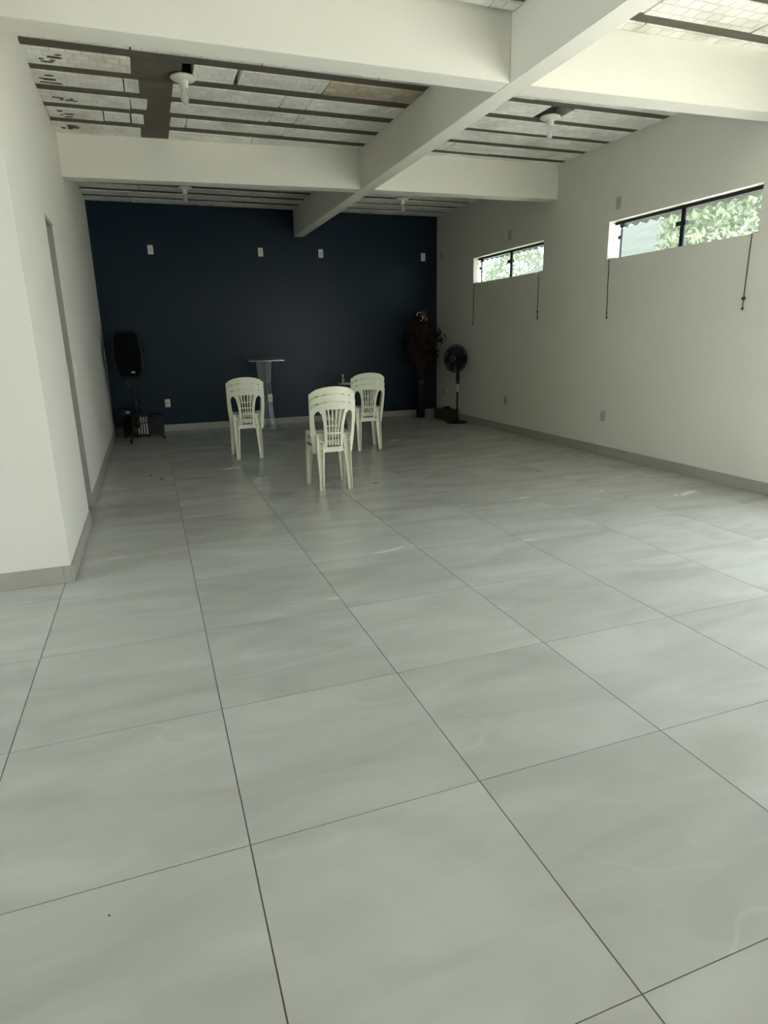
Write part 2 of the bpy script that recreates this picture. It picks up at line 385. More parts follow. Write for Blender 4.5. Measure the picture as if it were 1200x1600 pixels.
for a, c in bay(XLL, BX0, YF, 3.62, ribs_near): row(XLL, BX0, a, c)
for a, c in bay(BX1, XR, YF, 3.62, ribs_near): row(BX1, XR, a, c)
spec_rows = [   # the left middle bay: (blocks left of the concrete band), (blocks right of it)
    ([(XL, .80)], [(1.28, 1.63), (1.66, 2.42)], (.80, 1.28)),
    ([(XL, .73), (.735, .86)], [(1.13, 2.12), (2.12, 2.38), (2.385, BX0)], (.86, 1.13)),
    ([(XL, .78), (.78, .93)], [(1.13, 2.10), (2.10, 2.35), (2.355, BX0)], (.93, 1.13)),
    ([(XL, .52), (.525, .77), (.775, .90)], [(1.14, 1.30), (1.305, 2.32), (2.32, BX0)], (.90, 1.14)),
    ([(XL, .87)], [(1.14, 2.03), (2.035, BX0)], (.87, 1.14))]
k = 0
for a, c in bay(XL, BX0, 3.84, 7.30, ribs_mid):
    if a < 5.1:
        row(XL, BX0, a, c, [0.8, 1.8, 2.8]); continue
    L_, R_, band = spec_rows[min(k, 4)]
    for q in L_ + R_: block(q[0], q[1], a, c)
    if k == 0: block(2.42, BX0, a, c, 'foam_stain')
    ext = 0.10 if k == 0 else 0
    box('concrete_band', 'rib', (band[0] - .01, a - .01, ZC + 0.004), (band[1] + .01 - ext, c + .01, ZC + 0.12), ceil)
    k += 1
# plaster crumbs and broken foam along the left edge of the slab
for yy in (5.28, 5.36, 5.74, 5.82, 6.2, 6.27, 6.62, 6.7, 7.02, 7.1):
    for s in range(3):
        b = bmesh.new(); w, d = rnd.uniform(.015, .07), rnd.uniform(.006, .02); cx, cyy = XL + rnd.uniform(.06, .26), yy + rnd.uniform(-.05, .05)
        n = 7; ring = [(cx + w * math.cos(2 * PI * i / n) * rnd.uniform(.6, 1.1), cyy + d * math.sin(2 * PI * i / n) * rnd.uniform(.6, 1.2), 0) for i in range(n)]
        loft(b, [[(x, y, ZC - 0.008) for x, y, _ in ring], [(x, y, ZC + 0.004) for x, y, _ in ring]])
        finish(b, 'mortar_smear', 'rib', ceil)

# ---- beams
def beam(pl, pr_, wy, label, sub=None):
    """cross beam from pl=(x, y_front) to pr_"""
    b = bmesh.new()
    quadbox(b, [(pl[0], pl[1], ZB + .002), (pr_[0], pr_[1], ZB + .002), (pr_[0], pr_[1] + wy, ZB + .002), (pl[0], pl[1] + wy, ZB + .002),
                (pl[0], pl[1], ZC + .12), (pr_[0], pr_[1], ZC + .12), (pr_[0], pr_[1] + wy, ZC + .12), (pl[0], pl[1] + wy, ZC + .12)])
    return tag(finish(b, 'ceiling_beam', 'beam', bevel=0.004), label, kind='structure')
beam((XLL, 3.60), (BX0, 3.645), 0.20, 'white cross beam nearest the viewer, left of the long beam')
beam((BX1, 3.645), (XR, 3.555), 0.20, 'white cross beam nearest the viewer, right of the long beam')
beam((XL, 7.335), (BX0, 7.075), 0.20, 'white farther cross beam, left of the long beam')
beam((BX1, 7.065), (XR, 6.985), 0.20, 'white farther cross beam, right of the long beam')
b = bmesh.new(); bx(b, (BX0, YF, ZB), (BX1, YB, ZC + .12))
tag(finish(b, 'ceiling_beam', 'beam', bevel=0.004), 'long white beam running down the room to the navy wall', kind='structure')

# ---- windows
def window(name, w, label):
    y0, y1, z0, z1 = w; root = tag(link(name, None, None, (0, 0, 0)), label, kind='structure'); XG = XR + 0.105
    fr = box('top_rail', 'alu', (XG - .014, y0 + .002, z1 - .034), (XG + .014, y1 - .002, z1 - .002), root, 0.002)
    box('bottom_rail', 'alu', (XG - .010, y0 + .002, z0 + .001), (XG + .010, y1 - .002, z0 + .012), root, 0.001)
    yl = y1 - .10; ym = (y0 + y1) / 2 - .02
    for (a, c) in ((ym + .012, yl), (y0 + .03, ym - .012)):
        p = box('pane', 'pane', (XG - .004, a, z0 + .012), (XG + .004, c, z1 - .034), root)
        box('stile', 'alu', (XG - .010, c - .012, z0 + .012), (XG + .010, c, z1 - .034), p, 0.001)
        box('stile', 'alu', (XG - .010, a, z0 + .012), (XG + .010, a + .018, z1 - .034), p, 0.001)
    box('latch', 'black', (XG - .034, ym - .06, z0 + .22), (XG + .012, ym + .075, z0 + .265), root, 0.004)
    box('latch_post', 'alu', (XG - .020, ym - .012, z0 + .012), (XG + .012, ym + .012, z1 - .034), root, 0.001)
    b = bmesh.new(); bx(b, (XG - .022, yl - .055, z1 - .075), (XG + .012, yl + .012, z1 - .030)); finish(b, 'corner_hinge', 'black', root, bevel=.004)
    b = bmesh.new(); lathe(b, [(0, -.018), (.018, -.018), (.022, 0), (.018, .018), (0, .018)], 12)
    finish(b, 'hinge_knob', 'black', root, (XG - .02, yl - .006, z0 + .235), (0, PI / 2, 0), True)
    return root
window('window_1', W1, 'narrow high window with black rails nearer the navy wall')
window('window_2', W2, 'narrow high window with black rails nearer the viewer')

# ================================================================== OUTSIDE
b = bmesh.new(); bx(b, (-14, -22, -0.3), (26, 26, -0.125))
tag(finish(b, 'ground_outside', 'concrete'), 'sunlit concrete yard outside the building', kind='structure')
def corrugated(name, x0, z0, x1, z1, y0, y1, pitch, amp, label, cat='roof', step=None):
    b = bmesh.new(); step = step or pitch / 6; n = int((y1 - y0) / step); th = .008
    top, bot = [], []
    for i in range(n + 1):
        y = y0 + i * step; h = amp * math.cos(2 * PI * y / pitch)
        top.append([b.verts.new((x0, y, z0 + h + th)), b.verts.new((x1, y, z1 + h + th))])
        bot.append([b.verts.new((x0, y, z0 + h)), b.verts.new((x1, y, z1 + h))])
    for i in range(n):
        b.faces.new((top[i][0], top[i][1], top[i + 1][1], top[i + 1][0])); b.faces.new((bot[i][0], bot[i + 1][0], bot[i + 1][1], bot[i][1]))
        for e in (0, 1): b.faces.new((top[i][e], top[i + 1][e], bot[i + 1][e], bot[i][e]))
    return tag(finish(b, name, 'fibro', smooth=True), label, cat)
corrugated('eave_roof', XR + WT - .02, 2.88, 6.56, 2.815, 3.0, 11.2, 0.17, 0.025, 'corrugated grey roof edge just outside above both windows')
corrugated('neighbour_roof', 8.1, 2.62, 12.6, 4.35, 7.0, 11.6, 0.18, 0.028, 'sloping corrugated grey roof of the neighbouring building')
b = bmesh.new(); bx(b, (8.4, 7.2, -.125), (12.4, 11.4, 2.58)); tag(finish(b, 'neighbour_building', 'render'), 'pale rendered neighbouring building beyond the windows', 'building')
def tree(x, y, h, r, label, n=900):
    t = empty('tree', label, 'tree', (x, y, -.125), group='trees behind the neighbouring roof')
    b = bmesh.new(); tube(b, [(0, 0, 0), (.05, .03, h * .35), (0, .05, h * .7)], [.16, .12, .05], 8); finish(b, 'trunk', 'bark', t, smooth=True)
    b = bmesh.new()
    for i in range(n):
        d = Vector((rnd.gauss(0, 1), rnd.gauss(0, 1), rnd.gauss(0, 1))).normalized() * r * rnd.uniform(.45, 1) ** .6
        c = Vector((0, 0, h * .72)) + Vector((d.x, d.y, d.z * .8))
        s = rnd.uniform(.035, .08); u = Vector((rnd.gauss(0, 1), rnd.gauss(0, 1), rnd.gauss(0, 1))).normalized(); v = u.cross(Vector((.3, .5, .8))).normalized()
        b.faces.new([b.verts.new(p) for p in (c - u * s, c + v * s * .4, c + u * s, c - v * s * .4)])
    tag(finish(b, 'crown', 'tree', t), kind='stuff')
tree(8.15, 6.0, 4.0, .98, 'leafy tree just beyond the near window', 4600)
tree(9.2, 13.0, 4.0, .95, 'leafy tree beyond the far window', 2600)

# ================================================================== THINGS
# ---- ceiling lamps
def lamp(x, y, label):
    t = empty('ceiling_lamp', label, 'lamp', (x, y, ZC - .006), group='bare bulb holders on the ceiling')
    b = bmesh.new(); lathe(b, [(0, .004), (.060, .004), (.102, -.004), (.106, -.014), (.096, -.022), (.05, -.034), (0, -.036)], 28); finish(b, 'base', 'porcelain', t, smooth=True)
    b = bmesh.new(); lathe(b, [(0, -.030), (.042, -.030), (.038, -.06), (.034, -.092), (0, -.092)], 20); finish(b, 'socket', 'porcelain', t, smooth=True)
    b = bmesh.new(); lathe(b, [(.014, -.09), (.018, -.11), (.030, -.14), (.034, -.165), (.028, -.19), (.014, -.205), (0, -.208)], 18); finish(b, 'bulb', 'bulb', t, smooth=True)
    return t
lamp(1.205, 5.40, 'white bulb holder beside the dark concrete band in the ceiling')
lamp(4.80, 5.37, 'white bulb holder on the ceiling right of the long beam, between the cross beams')
lamp(4.775, 9.40, 'small white bulb holder at the far right, above the navy wall')
lamp(1.44, 9.50, 'small bulb holder at the far left, mostly hidden by the farther cross beam')

# ---- wall plates
def plate(loc, rz, label, kind, w=.072, h=.118, cat=None, m='white'):
    """flat box plate, local -y is the room side"""
    t = empty({'socket': 'wall_socket', 'switch': 'light_switch', 'blank': 'wall_plate'}[kind], label, cat or {'socket': 'socket', 'switch': 'switch', 'blank': 'wall plate'}[kind], loc, rz)
    box('cover', m, (-w / 2, -.010, -h / 2), (w / 2, 0, h / 2), t, .003)
    if kind == 'socket':
        b = bmesh.new(); n = 6; R = .021
        loft(b, [[(R * math.cos(2 * PI * i / n), -.0115, R * .8 * math.sin(2 * PI * i / n)) for i in range(n)], [(R * math.cos(2 * PI * i / n), -.009, R * .8 * math.sin(2 * PI * i / n)) for i in range(n)]])
        f = finish(b, 'outlet_face', 'grey', t)
    elif kind == 'switch':
        box('rocker', m, (-.018, -.014, -.026), (.018, -.009, .026), t, .002)
    else:
        box('insert', 'pale' if m == 'white' else m, (-.020, -.0125, -.035), (.020, -.009, .035), t, .002)
    return t
nm = ['leftmost small white plate high on the navy wall', 'small white plate high on the navy wall, second from left', 'small white plate high on the navy wall, just right of the long beam end', 'small white plate high on the navy wall by the right corner']
for (x, z), l in zip([(.909, 2.967), (2.701, 2.972), (3.77, 2.974), (5.754, 2.955)], nm): plate((x, YB, z), 0, l, 'blank', .085, .14)
plate((.915, YB, .487), 0, 'white wall socket low on the navy wall right of the tripod speaker', 'socket', .085, .135)
plate((2.698, YB, .487), 0, 'white wall socket low on the navy wall behind the acrylic lectern', 'socket', .085, .135)
RZ = -PI / 2   # faces -x
for y, z, l, k in ((5.751, 2.972, 'white plate on the right wall just above the near window', 'blank'), (8.171, 2.966, 'white plate on the right wall just above the far window', 'blank'), (10.607, 2.975, 'white plate high on the right wall beside the navy corner', 'blank'),
                   (5.759, .493, 'white socket low on the right wall below the near window', 'socket'), (8.15, .488, 'white socket low on the right wall below the far window', 'socket'), (10.50, .47, 'white socket low on the right wall behind the pedestal fan', 'socket')):
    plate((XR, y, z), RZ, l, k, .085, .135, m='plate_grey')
LZ = PI / 2
plate((XL, 7.86, 2.972), LZ, 'white plate high on the left wall near the farther cross beam', 'blank', .085, .135)
plate((XP, 4.85, 1.29), LZ, 'light switch on the near side of the doorway', 'switch', .085, .135)
plate((XL, 5.80, 1.28), LZ, 'light switch on the far side of the doorway', 'switch', .085, .135)
plate((XL, 7.72, .50), LZ, 'white socket low on the left wall towards the speaker', 'socket', .085, .135)

# ---- window pull cords
def cord(y, z0, z1, yb, label, ball):
    t = empty('pull_cord', label, 'cord', (XR - .016, yb, z0))
    b = bmesh.new(); n = 6
    pts = [(0.012 * (i / n) ** 2, (y - yb) * i / n, (z1 - z0) * i / n) for i in range(n + 1)] + [(.10, y - yb, z1 - z0 + .012)]
    tube(b, pts, .0042, 6); finish(b, 'string', 'cord', t, smooth=True)
    for z, r in ball:
        b = bmesh.new(); lathe(b, [(0, -r), (r * .8, -r * .6), (r, 0), (r * .8, r * .6), (0, r)], 10); finish(b, 'knot', 'cord', t, (0, (y - yb) * z / (z1 - z0), z), smooth=True)
cord(9.30, 1.69, 2.375, 9.285, 'dark pull cord under the far end of the far window', [(.02, .011)])
cord(7.345, 1.715, 2.375, 7.318, 'dark pull cord under the near end of the far window', [(.02, .012), (.11, .013)])
cord(5.85, 1.675, 2.375, 5.807, 'dark pull cord under the far end of the near window', [(.02, .011), (.08, .010)])
cord(3.872, 1.69, 2.375, 3.866, 'dark pull cord under the near end of the near window', [(.02, .012), (.11, .019)])

# ---- stacking chairs
def S(u, v, t=0.0):
    """bent surface of the backrest: u across, v height, t thickness towards the front"""
    y = -.168 - .19 * (v - .42) - .10 * max(0, v - .62) ** 2 + 1.25 * u * u
    return Vector((u, y + t, v))
def ribbon(bm, pts, widths, th=.010, sub=4, seat=None):
    P = []; Wd = []
    for i in range(len(pts) - 1):
        for s in range(sub):
            f = s / sub; P.append(((1 - f) * pts[i][0] + f * pts[i + 1][0], (1 - f) * pts[i][1] + f * pts[i + 1][1])); Wd.append((1 - f) * widths[i] + f * widths[i + 1])
    P.append(pts[-1]); Wd.append(widths[-1]); secs = []
    for i, (u, v) in enumerate(P):
        a, c = P[max(i - 1, 0)], P[min(i + 1, len(P) - 1)]
        d = Vector((c[0] - a[0], c[1] - a[1])).normalized(); n = Vector((-d.y, d.x)) * Wd[i] / 2
        e1, e2 = (u + n.x, v + n.y), (u - n.x, v - n.y)
        secs.append([S(*e1, -th / 2), S(*e2, -th / 2), S(*e2, th / 2), S(*e1, th / 2)])
    loft(bm, secs)
def vtop(u):
    a = min(1, abs(u) / .236); return .910 - .050 * a * a - .035 * a ** 8
def smoothpts(pts):
    """Catmull-Rom refinement of a polyline"""
    out = []
    for i in range(len(pts) - 1):
        p0, p1, p2, p3 = pts[max(i - 1, 0)], pts[i], pts[i + 1], pts[min(i + 2, len(pts) - 1)]
        for s in range(4):
            t = s / 4
            out.append(tuple(.5 * (2 * b + (c - a) * t + (2 * a - 5 * b + 4 * c - d) * t * t + (3 * b - a - 3 * c + d) * t ** 3) for a, b, c, d in zip(p0, p1, p2, p3)))
    out.append(pts[-1]); return out
def make_chair(label, group):
    t = empty('stacking_chair', label, 'chair', group=group)
    # seat with a turned-down rim
    b = bmesh.new(); nu, nv = 12, 10; th = .006
    hw = lambda y: .172 + .036 * (y + .165) / .375 - .018 * max(0, (y - .15) / .06) ** 2
    def seatp(i, j, dz=0):
        f = j / nv; y = -.168 + .375 * f; w = hw(y); u = -1 + 2 * i / nu
        z = .432 + .010 * f + .006 * abs(u) ** 3 - .010 * (1 - u * u) * math.sin(PI * f) - .016 * max(0, f - .82) / .18
        return Vector((w * u, y + .010 * (1 - u * u) * f, z + dz))
    top = [[b.verts.new(seatp(i, j)) for i in range(nu + 1)] for j in range(nv + 1)]
    bot = [[b.verts.new(seatp(i, j, -th)) for i in range(nu + 1)] for j in range(nv + 1)]
    for j in range(nv):
        for i in range(nu):
            b.faces.new((top[j][i], top[j][i + 1], top[j + 1][i + 1], top[j + 1][i])); b.faces.new((bot[j][i], bot[j + 1][i], bot[j + 1][i + 1], bot[j][i + 1]))
    edge = [(i, 0) for i in range(nu)] + [(nu, j) for j in range(nv)] + [(i, nv) for i in range(nu, 0, -1)] + [(0, j) for j in range(nv, 0, -1)]
    for q, (i, j) in enumerate(edge):
        i2, j2 = edge[(q + 1) % len(edge)]; b.faces.new((top[j][i], bot[j][i], bot[j2][i2], top[j2][i2]))
    path = [seatp(i, j) for i, j in edge]; n = len(path); cen = Vector((0, .02, .43)); secs = []
    for p in path[nu:] + [path[0]]:
        inw = Vector((cen.x - p.x, cen.y - p.y, 0)).normalized() * .005; out = -inw * .6
        secs.append([p, p + Vector((0, 0, -.045)) + out * 2, p + inw + Vector((0, 0, -.045)) + out * 2, p + inw])
    loft(b, secs)
    bx(b, (-.10, -.172, .398), (.10, -.165, .432))
    finish(b, 'seat', 'plastic', t, smooth=True)
    # backrest: top panel, rolled rim, side frames, crossbar and foot of the splat
    b = bmesh.new(); nu, nv = 28, 5
    def pan(i, j, tt):
        u = -.236 + .472 * i / nu; lo = .834 - .040 * max(0, abs(u) - .13) / .106; v = lo + (vtop(u) - lo) * j / nv
        return S(u, v, tt)
    F = [[b.verts.new(pan(i, j, .005)) for i in range(nu + 1)] for j in range(nv + 1)]
    B = [[b.verts.new(pan(i, j, -.005)) for i in range(nu + 1)] for j in range(nv + 1)]
    for j in range(nv):
        for i in range(nu):
            b.faces.new((F[j][i], F[j][i + 1], F[j + 1][i + 1], F[j + 1][i])); b.faces.new((B[j][i], B[j + 1][i], B[j + 1][i + 1], B[j][i + 1]))
    for i in range(nu):
        b.faces.new((F[nv][i], F[nv][i + 1], B[nv][i + 1], B[nv][i])); b.faces.new((F[0][i], B[0][i], B[0][i + 1], F[0][i + 1]))
    rim = [(-.236 + .472 * i / 40) for i in range(41)]
    loft(b, [[S(u, vtop(u) + .002, -.012), S(u, vtop(u) - .010, -.012), S(u, vtop(u) - .010, .004), S(u, vtop(u) + .002, .004)] for u in rim])
    for s in (-1, 1):
        side = smoothpts([(s * .212, .84), (s * .217, .80), (s * .217, .72), (s * .212, .62), (s * .203, .52), (s * .193, .44), (s * .188, .385)])
        ribbon(b, side, [.046] * 4 + [.040] * (len(side) - 4), .012, 1)
        arch = smoothpts([(s * .206, .790), (s * .194, .815), (s * .168, .834), (s * .142, .828), (s * .124, .80)]); ribbon(b, arch, [.030] * len(arch), .010, 1)
        edgep = smoothpts([(s * .126, .842), (s * .108, .77), (s * .094, .70), (s * .086, .63), (s * .083, .57), (s * .083, .42)]); ribbon(b, edgep, [.030] * len(edgep), .011, 1)
    ribbon(b, [(-.085, .592), (.085, .592)], [.017, .017], .012, 8)
    ribbon(b, [(-.088, .436), (.088, .436)], [.030, .030], .011, 8)
    bk = finish(b, 'backrest', 'plastic', t, smooth=True)
    for k in (-.60, -.20, .20, .60):
        b = bmesh.new(); ep = [(.126, .842), (.108, .77), (.094, .70), (.086, .63), (.083, .57), (.083, .46)]
        pts = smoothpts([(k * x * .90, z) for x, z in ep]); ribbon(b, pts, [.0125] * 8 + [.010] * (len(pts) - 8), .010, 1)
        finish(b, 'slat', 'plastic', bk, smooth=True)
    # legs: tapering channels
    for sx in (-1, 1):
        for rear in (True, False):
            b = bmesh.new(); secs = []
            for f in (0, .15, .5, .8, 1):
                if rear: ox, oy = .172 + .006 * f, -.222 + .046 * f; w, d = .042 + .036 * f, .032 + .022 * f
                else: ox, oy = .212 - .012 * f, .218 - .022 * f; w, d = .036 + .026 * f, .034 + .018 * f
                z = .428 * f; tt = .005; sy_ = 1 if rear else -1
                prof = [(0, 0), (0, d), (-w, d), (-w, .003), (-w + tt, .003), (-w + tt, d - tt), (-tt, d - tt), (-tt, 0)] if rear else \
                       [(0, 0), (0, d), (-tt, d), (-tt, tt), (-w + tt, tt), (-w + tt, d * .7), (-w, d * .7), (-w, 0)]
                secs.append([(sx * (ox + a), oy + sy_ * c, z) for a, c in prof])
            loft(b, secs); finish(b, 'leg', 'plastic', t)
    return t
STACKS = [((2.352, 5.462), 0.0, 'the nearest stack of three'), ((1.815, 7.68), -0.06, 'the left stack by the acrylic lectern'), ((3.455, 7.60), -0.03, 'the right stack in front of the small table')]
proto = None
for (x, y), rz, where in STACKS:
    for lv, pos in enumerate(('bottom', 'middle', 'top')):
        lab = f'{pos} cream plastic chair of {where}'
        c = make_chair(lab, 'cream stacking chairs') if proto is None else copy_tree(proto)
        proto = proto or c
        f = Vector((-math.sin(rz), math.cos(rz)))
        c.location = (x + f.x * .004 * lv, y + f.y * .004 * lv, .074 * lv); c.rotation_euler = (0, 0, rz); c['label'] = lab

# ---- speaker on its tripod
t = empty('speaker_tripod', 'black tripod stand under the loudspeaker in the left corner', 'stand', (.425, 9.88, 0))
b = bmesh.new(); tube(b, [(0, 0, .20), (0, 0, .62)], .020, 14); finish(b, 'lower_tube', 'black', t, smooth=True)
b = bmesh.new(); tube(b, [(0, 0, .60), (-.006, 0, .99)], .016, 14); finish(b, 'upper_tube', 'black', t, smooth=True)
b = bmesh.new(); lathe(b, [(0, .56), (.034, .56), (.036, .60), (.030, .65), (0, .65)], 16); finish(b, 'collar', 'black', t, smooth=True)
b = bmesh.new(); lathe(b, [(0, .24), (.030, .24), (.030, .29), (0, .29)], 16); finish(b, 'slider', 'black', t, smooth=True)
b = bmesh.new(); tube(b, [(.02, -.01, .61), (.075, -.03, .61)], .012, 10); finish(b, 'clamp_knob', 'black', t, smooth=True)
for ex, ey in ((-.13, -.37), (-.235, .36), (.375, -.01)):
    b = bmesh.new(); tube(b, [(.03 * ex, .03 * ey, .57), (ex, ey, .022)], .0135, 10); lg = finish(b, 'leg', 'black', t, smooth=True)
    b = bmesh.new(); tube(b, [(ex * .95, ey * .95, .050), (ex * 1.02, ey * 1.02, .019)], .019, 10); finish(b, 'rubber_foot', 'black', lg, smooth=True)
    b = bmesh.new(); tube(b, [(.02 * ex, .02 * ey, .265), (ex * .52, ey * .52, .290)], .007, 8); finish(b, 'strut', 'black', t, smooth=True)
t = empty('loudspeaker', 'black moulded loudspeaker on a tripod in the left corner', 'speaker', (.41, 9.88, .99), -.12)
def spk_sec(y, sc, dz=0):
    P = []; H = .345; pts = [(-.155, -H + .07), (-.125, -H + .012), (-.08, -H), (.08, -H), (.125, -H + .012), (.165, -H + .07), (.190, -.02), (.180, .10), (.165, H - .055), (.135, H - .010), (.09, H), (-.09, H), (-.135, H - .010), (-.165, H - .055), (-.180, .10), (-.190, -.02)]
    return [(x * 1.16 * sc, y, .35 + z * (sc * .5 + .5) + dz) for x, z in pts]
b = bmesh.new(); loft(b, [spk_sec(-.165, .93), spk_sec(-.15, 1.0), spk_sec(-.02, 1.0), spk_sec(.12, .80), spk_sec(.17, .62), spk_sec(.18, .56)]); finish(b, 'cabinet', 'black', t, smooth=True)
b = bmesh.new(); loft(b, [spk_sec(-.174, .84), spk_sec(-.164, .88)]); gr = finish(b, 'grille', 'mesh', t)
b = bmesh.new(); loft(b, [[(.055 + .032 * math.cos(a * PI / 8), yy, .085 + .014 * math.sin(a * PI / 8)) for a in range(16)] for yy in (-.179, -.173)]); finish(b, 'badge', 'pale', gr)
for s in (-1, 1): box('handle_recess', 'dark', (s * .205 - .012, -.06, .36), (s * .205 + .012, .03, .46), t, .004)
b = bmesh.new(); lathe(b, [(0, -.012), (.03, -.012), (.03, .03), (0, .03)], 16); finish(b, 'pole_cup', 'black', t, smooth=True)
# cable loop hung on the pole and the lead to the wall
b = bmesh.new()
torus(b, .047, .007, 28, 6, Matrix.Translation((.352, 9.845, .915)) @ Matrix.Rotation(PI / 2, 4, 'X')); torus(b, .040, .007, 28, 6, Matrix.Translation((.356, 9.835, .90)) @ Matrix.Rotation(PI / 2, 4, 'X') @ Matrix.Rotation(.3, 4, 'Y'))
tube(b, [(.395, 9.85, .93), (.41, 9.857, .95)], .006, 6)
tag(finish(b, 'cable_coil', 'black', smooth=True), 'coiled black cable hanging on the speaker stand', 'cable')
b = bmesh.new(); P = [(.30, 9.99, 1.52), (.24, 10.06, 1.50), (.12, 10.1, 1.51), (.05, 10.1, 1.47), (.035, 10.1, 1.36), (.040, 10.12, 1.1), (.045, 10.15, .7), (.05, 10.25, .3), (.06, 10.35, .05), (.08, 10.60, .008)]
tube(b, smoothpts(P), .006, 6); tag(finish(b, 'speaker_cable', 'black', smooth=True), 'black cable drooping from the loudspeaker down beside the left wall', 'cable')
# things behind the tripod
t = empty('equipment_case', 'low black equipment case against the navy wall by the tripod', 'case', (.66, 10.60, 0))
box('body', 'black', (-.15, -.17, .012), (.15, .17, .335), t, .018)
b = bmesh.new(); tube(b, smoothpts([(-.06, -.178, .30), (-.05, -.20, .31), (.05, -.20, .31), (.06, -.178, .30)]), .008, 8); finish(b, 'handle', 'black', t, smooth=True)
for sx in (-1, 1):
    for sy_ in (-1, 1): box('foot', 'black', (sx * .12 - .02, sy_ * .14 - .02, 0), (sx * .12 + .02, sy_ * .14 + .02, .014), t, .003)
t = empty('slatted_stand', 'small dark stand with upright pale slats behind the tripod', 'stand', (.475, 10.34, 0), -.10)
b = bmesh.new(); bx(b, (-.10, -.09, .02), (.10, .09, .045)); bx(b, (-.10, .055, .04), (.10, .075, .38)); finish(b, 'frame', 'black', t, bevel=.004)
for k in range(4):
    x = -.055 + .042 * k
    b = bmesh.new(); quadbox(b, [(x - .011, -.070, .045), (x + .011, -.070, .045), (x + .011, -.055, .045), (x - .011, -.055, .045), (x - .022, .030, .325), (x, .030, .325), (x, .045, .325), (x - .022, .045, .325)]); finish(b, 'slat', 'pale', t, bevel=.002)
for sx in (-1, 1): box('runner', 'black', (sx * .085 - .012, -.10, 0), (sx * .085 + .012, .10, .022), t, .003)
box('top_bar', 'black', (-.10, .01, .325), (.09, .06, .350), t, .004)
t = empty('small_amplifier', 'small upright black amplifier with a white label behind the tripod', 'amplifier', (.245, 10.42, 0))
box('body', 'black', (-.075, -.10, .01), (.085, .10, .455), t, .012); box('front_panel', 'mesh', (-.06, -.106, .04), (.07, -.099, .36), t, .002)
box('label_plate', 'pale', (-.005, -.107, .395), (.055, -.099, .428), t, .002); box('foot', 'black', (-.07, -.09, 0), (.08, .09, .012), t)

# ---- acrylic lectern
t = empty('lectern', 'clear acrylic lectern in front of the navy wall', 'lectern', (2.545, 10.24, 0), .06)
b = bmesh.new(); bx(b, (-.26, -.20, 0), (.26, .18, .015)); finish(b, 'base_plate', 'acrylic', t, bevel=.003)
def sheet(name, prof, ax, th=.010):
    """prof: (half-width left, half-width right, z); ax: 'x' spreads across, 'y' in depth"""
    b = bmesh.new(); secs = []
    for l, r, z in prof:
        if ax == 'x': secs.append([(-l, -th / 2, z), (r, -th / 2, z), (r, th / 2, z), (-l, th / 2, z)])
        else: secs.append([(-th / 2, -l, z), (th / 2, -l, z), (th / 2, r, z), (-th / 2, r, z)])
    loft(b, secs); p = finish(b, name, 'acrylic', t)
    for side in (0, 1):
        b = bmesh.new()
        pts = [((-q[0] if side == 0 else q[1]), q[2]) for q in prof]
        secs = [[(x + dx, -th * .6 + dy, z) if ax == 'x' else (-th * .6 + dy, x + dx, z) for dx, dy in ((-.004, 0), (.004, 0), (.004, th * 1.2), (-.004, th * 1.2))] for x, z in pts]
        loft(b, secs); finish(b, 'polished_edge', 'acrylic_edge', p)
sheet('front_panel', [(.155, .115, .015), (.125, .085, .45), (.115, .075, .80), (.145, .112, 1.165)], 'x')
sheet('spine_panel', [(.16, .16, .015), (.07, .07, .5), (.06, .06, .85), (.14, .14, 1.165)], 'y')
b = bmesh.new(); quadbox(b, [(-.30, -.18, 1.165), (.30, -.18, 1.165), (.30, .19, 1.205), (-.30, .19, 1.205), (-.30, -.18, 1.175), (.30, -.18, 1.175), (.30, .19, 1.215), (-.30, .19, 1.215)]); finish(b, 'reading_top', 'acrylic', t, bevel=.002)
b = bmesh.new(); bx(b, (-.30, -.188, 1.163), (.30, -.180, 1.180)); finish(b, 'front_lip', 'acrylic_edge', t, bevel=.002)
b = bmesh.new(); bx(b, (-.12, -.006, .795), (.085, .02, .81)); finish(b, 'cross_strip', 'acrylic_edge', t)
o = box('microphone_case', 'black', (-.06, -.02, 0), (.06, .02, .024), None, .006, (2.56, 10.235, 1.196), (.11, 0, .06)); tag(o, 'small black case lying on the acrylic lectern top', 'case')

# ---- small table with a bottle
TX, TY = 3.995, 9.97
t = empty('side_table', 'small round table with a pale rim, behind the right chair stack', 'table', (TX, TY, 0))
b = bmesh.new(); lathe(b, [(0, .735), (.225, .735), (.235, .742), (.235, .755), (.228, .762), (0, .762)], 40); finish(b, 'table_top', 'pale', t, smooth=True)
b = bmesh.new(); lathe(b, [(0, .02), (.030, .02), (.024, .06), (.020, .4), (.026, .70), (.06, .735), (0, .735)], 20); finish(b, 'column', 'brass', t, smooth=True)
b = bmesh.new(); lathe(b, [(0, 0), (.17, 0), (.17, .012), (.05, .025), (0, .025)], 32); finish(b, 'base', 'wood', t, smooth=True)
t = empty('small_bottle', 'small clear bottle with a white cap on the round table', 'bottle', (TX - .155, TY - .03, .762))
b = bmesh.new(); lathe(b, [(0, 0), (.024, 0), (.026, .01), (.026, .07), (.012, .095), (.011, .11), (0, .11)], 16); finish(b, 'body', 'bulb', t, smooth=True)
b = bmesh.new(); lathe(b, [(0, .105), (.016, .105), (.018, .12), (.014, .140), (0, .145)], 14); finish(b, 'cap', 'white', t, smooth=True)

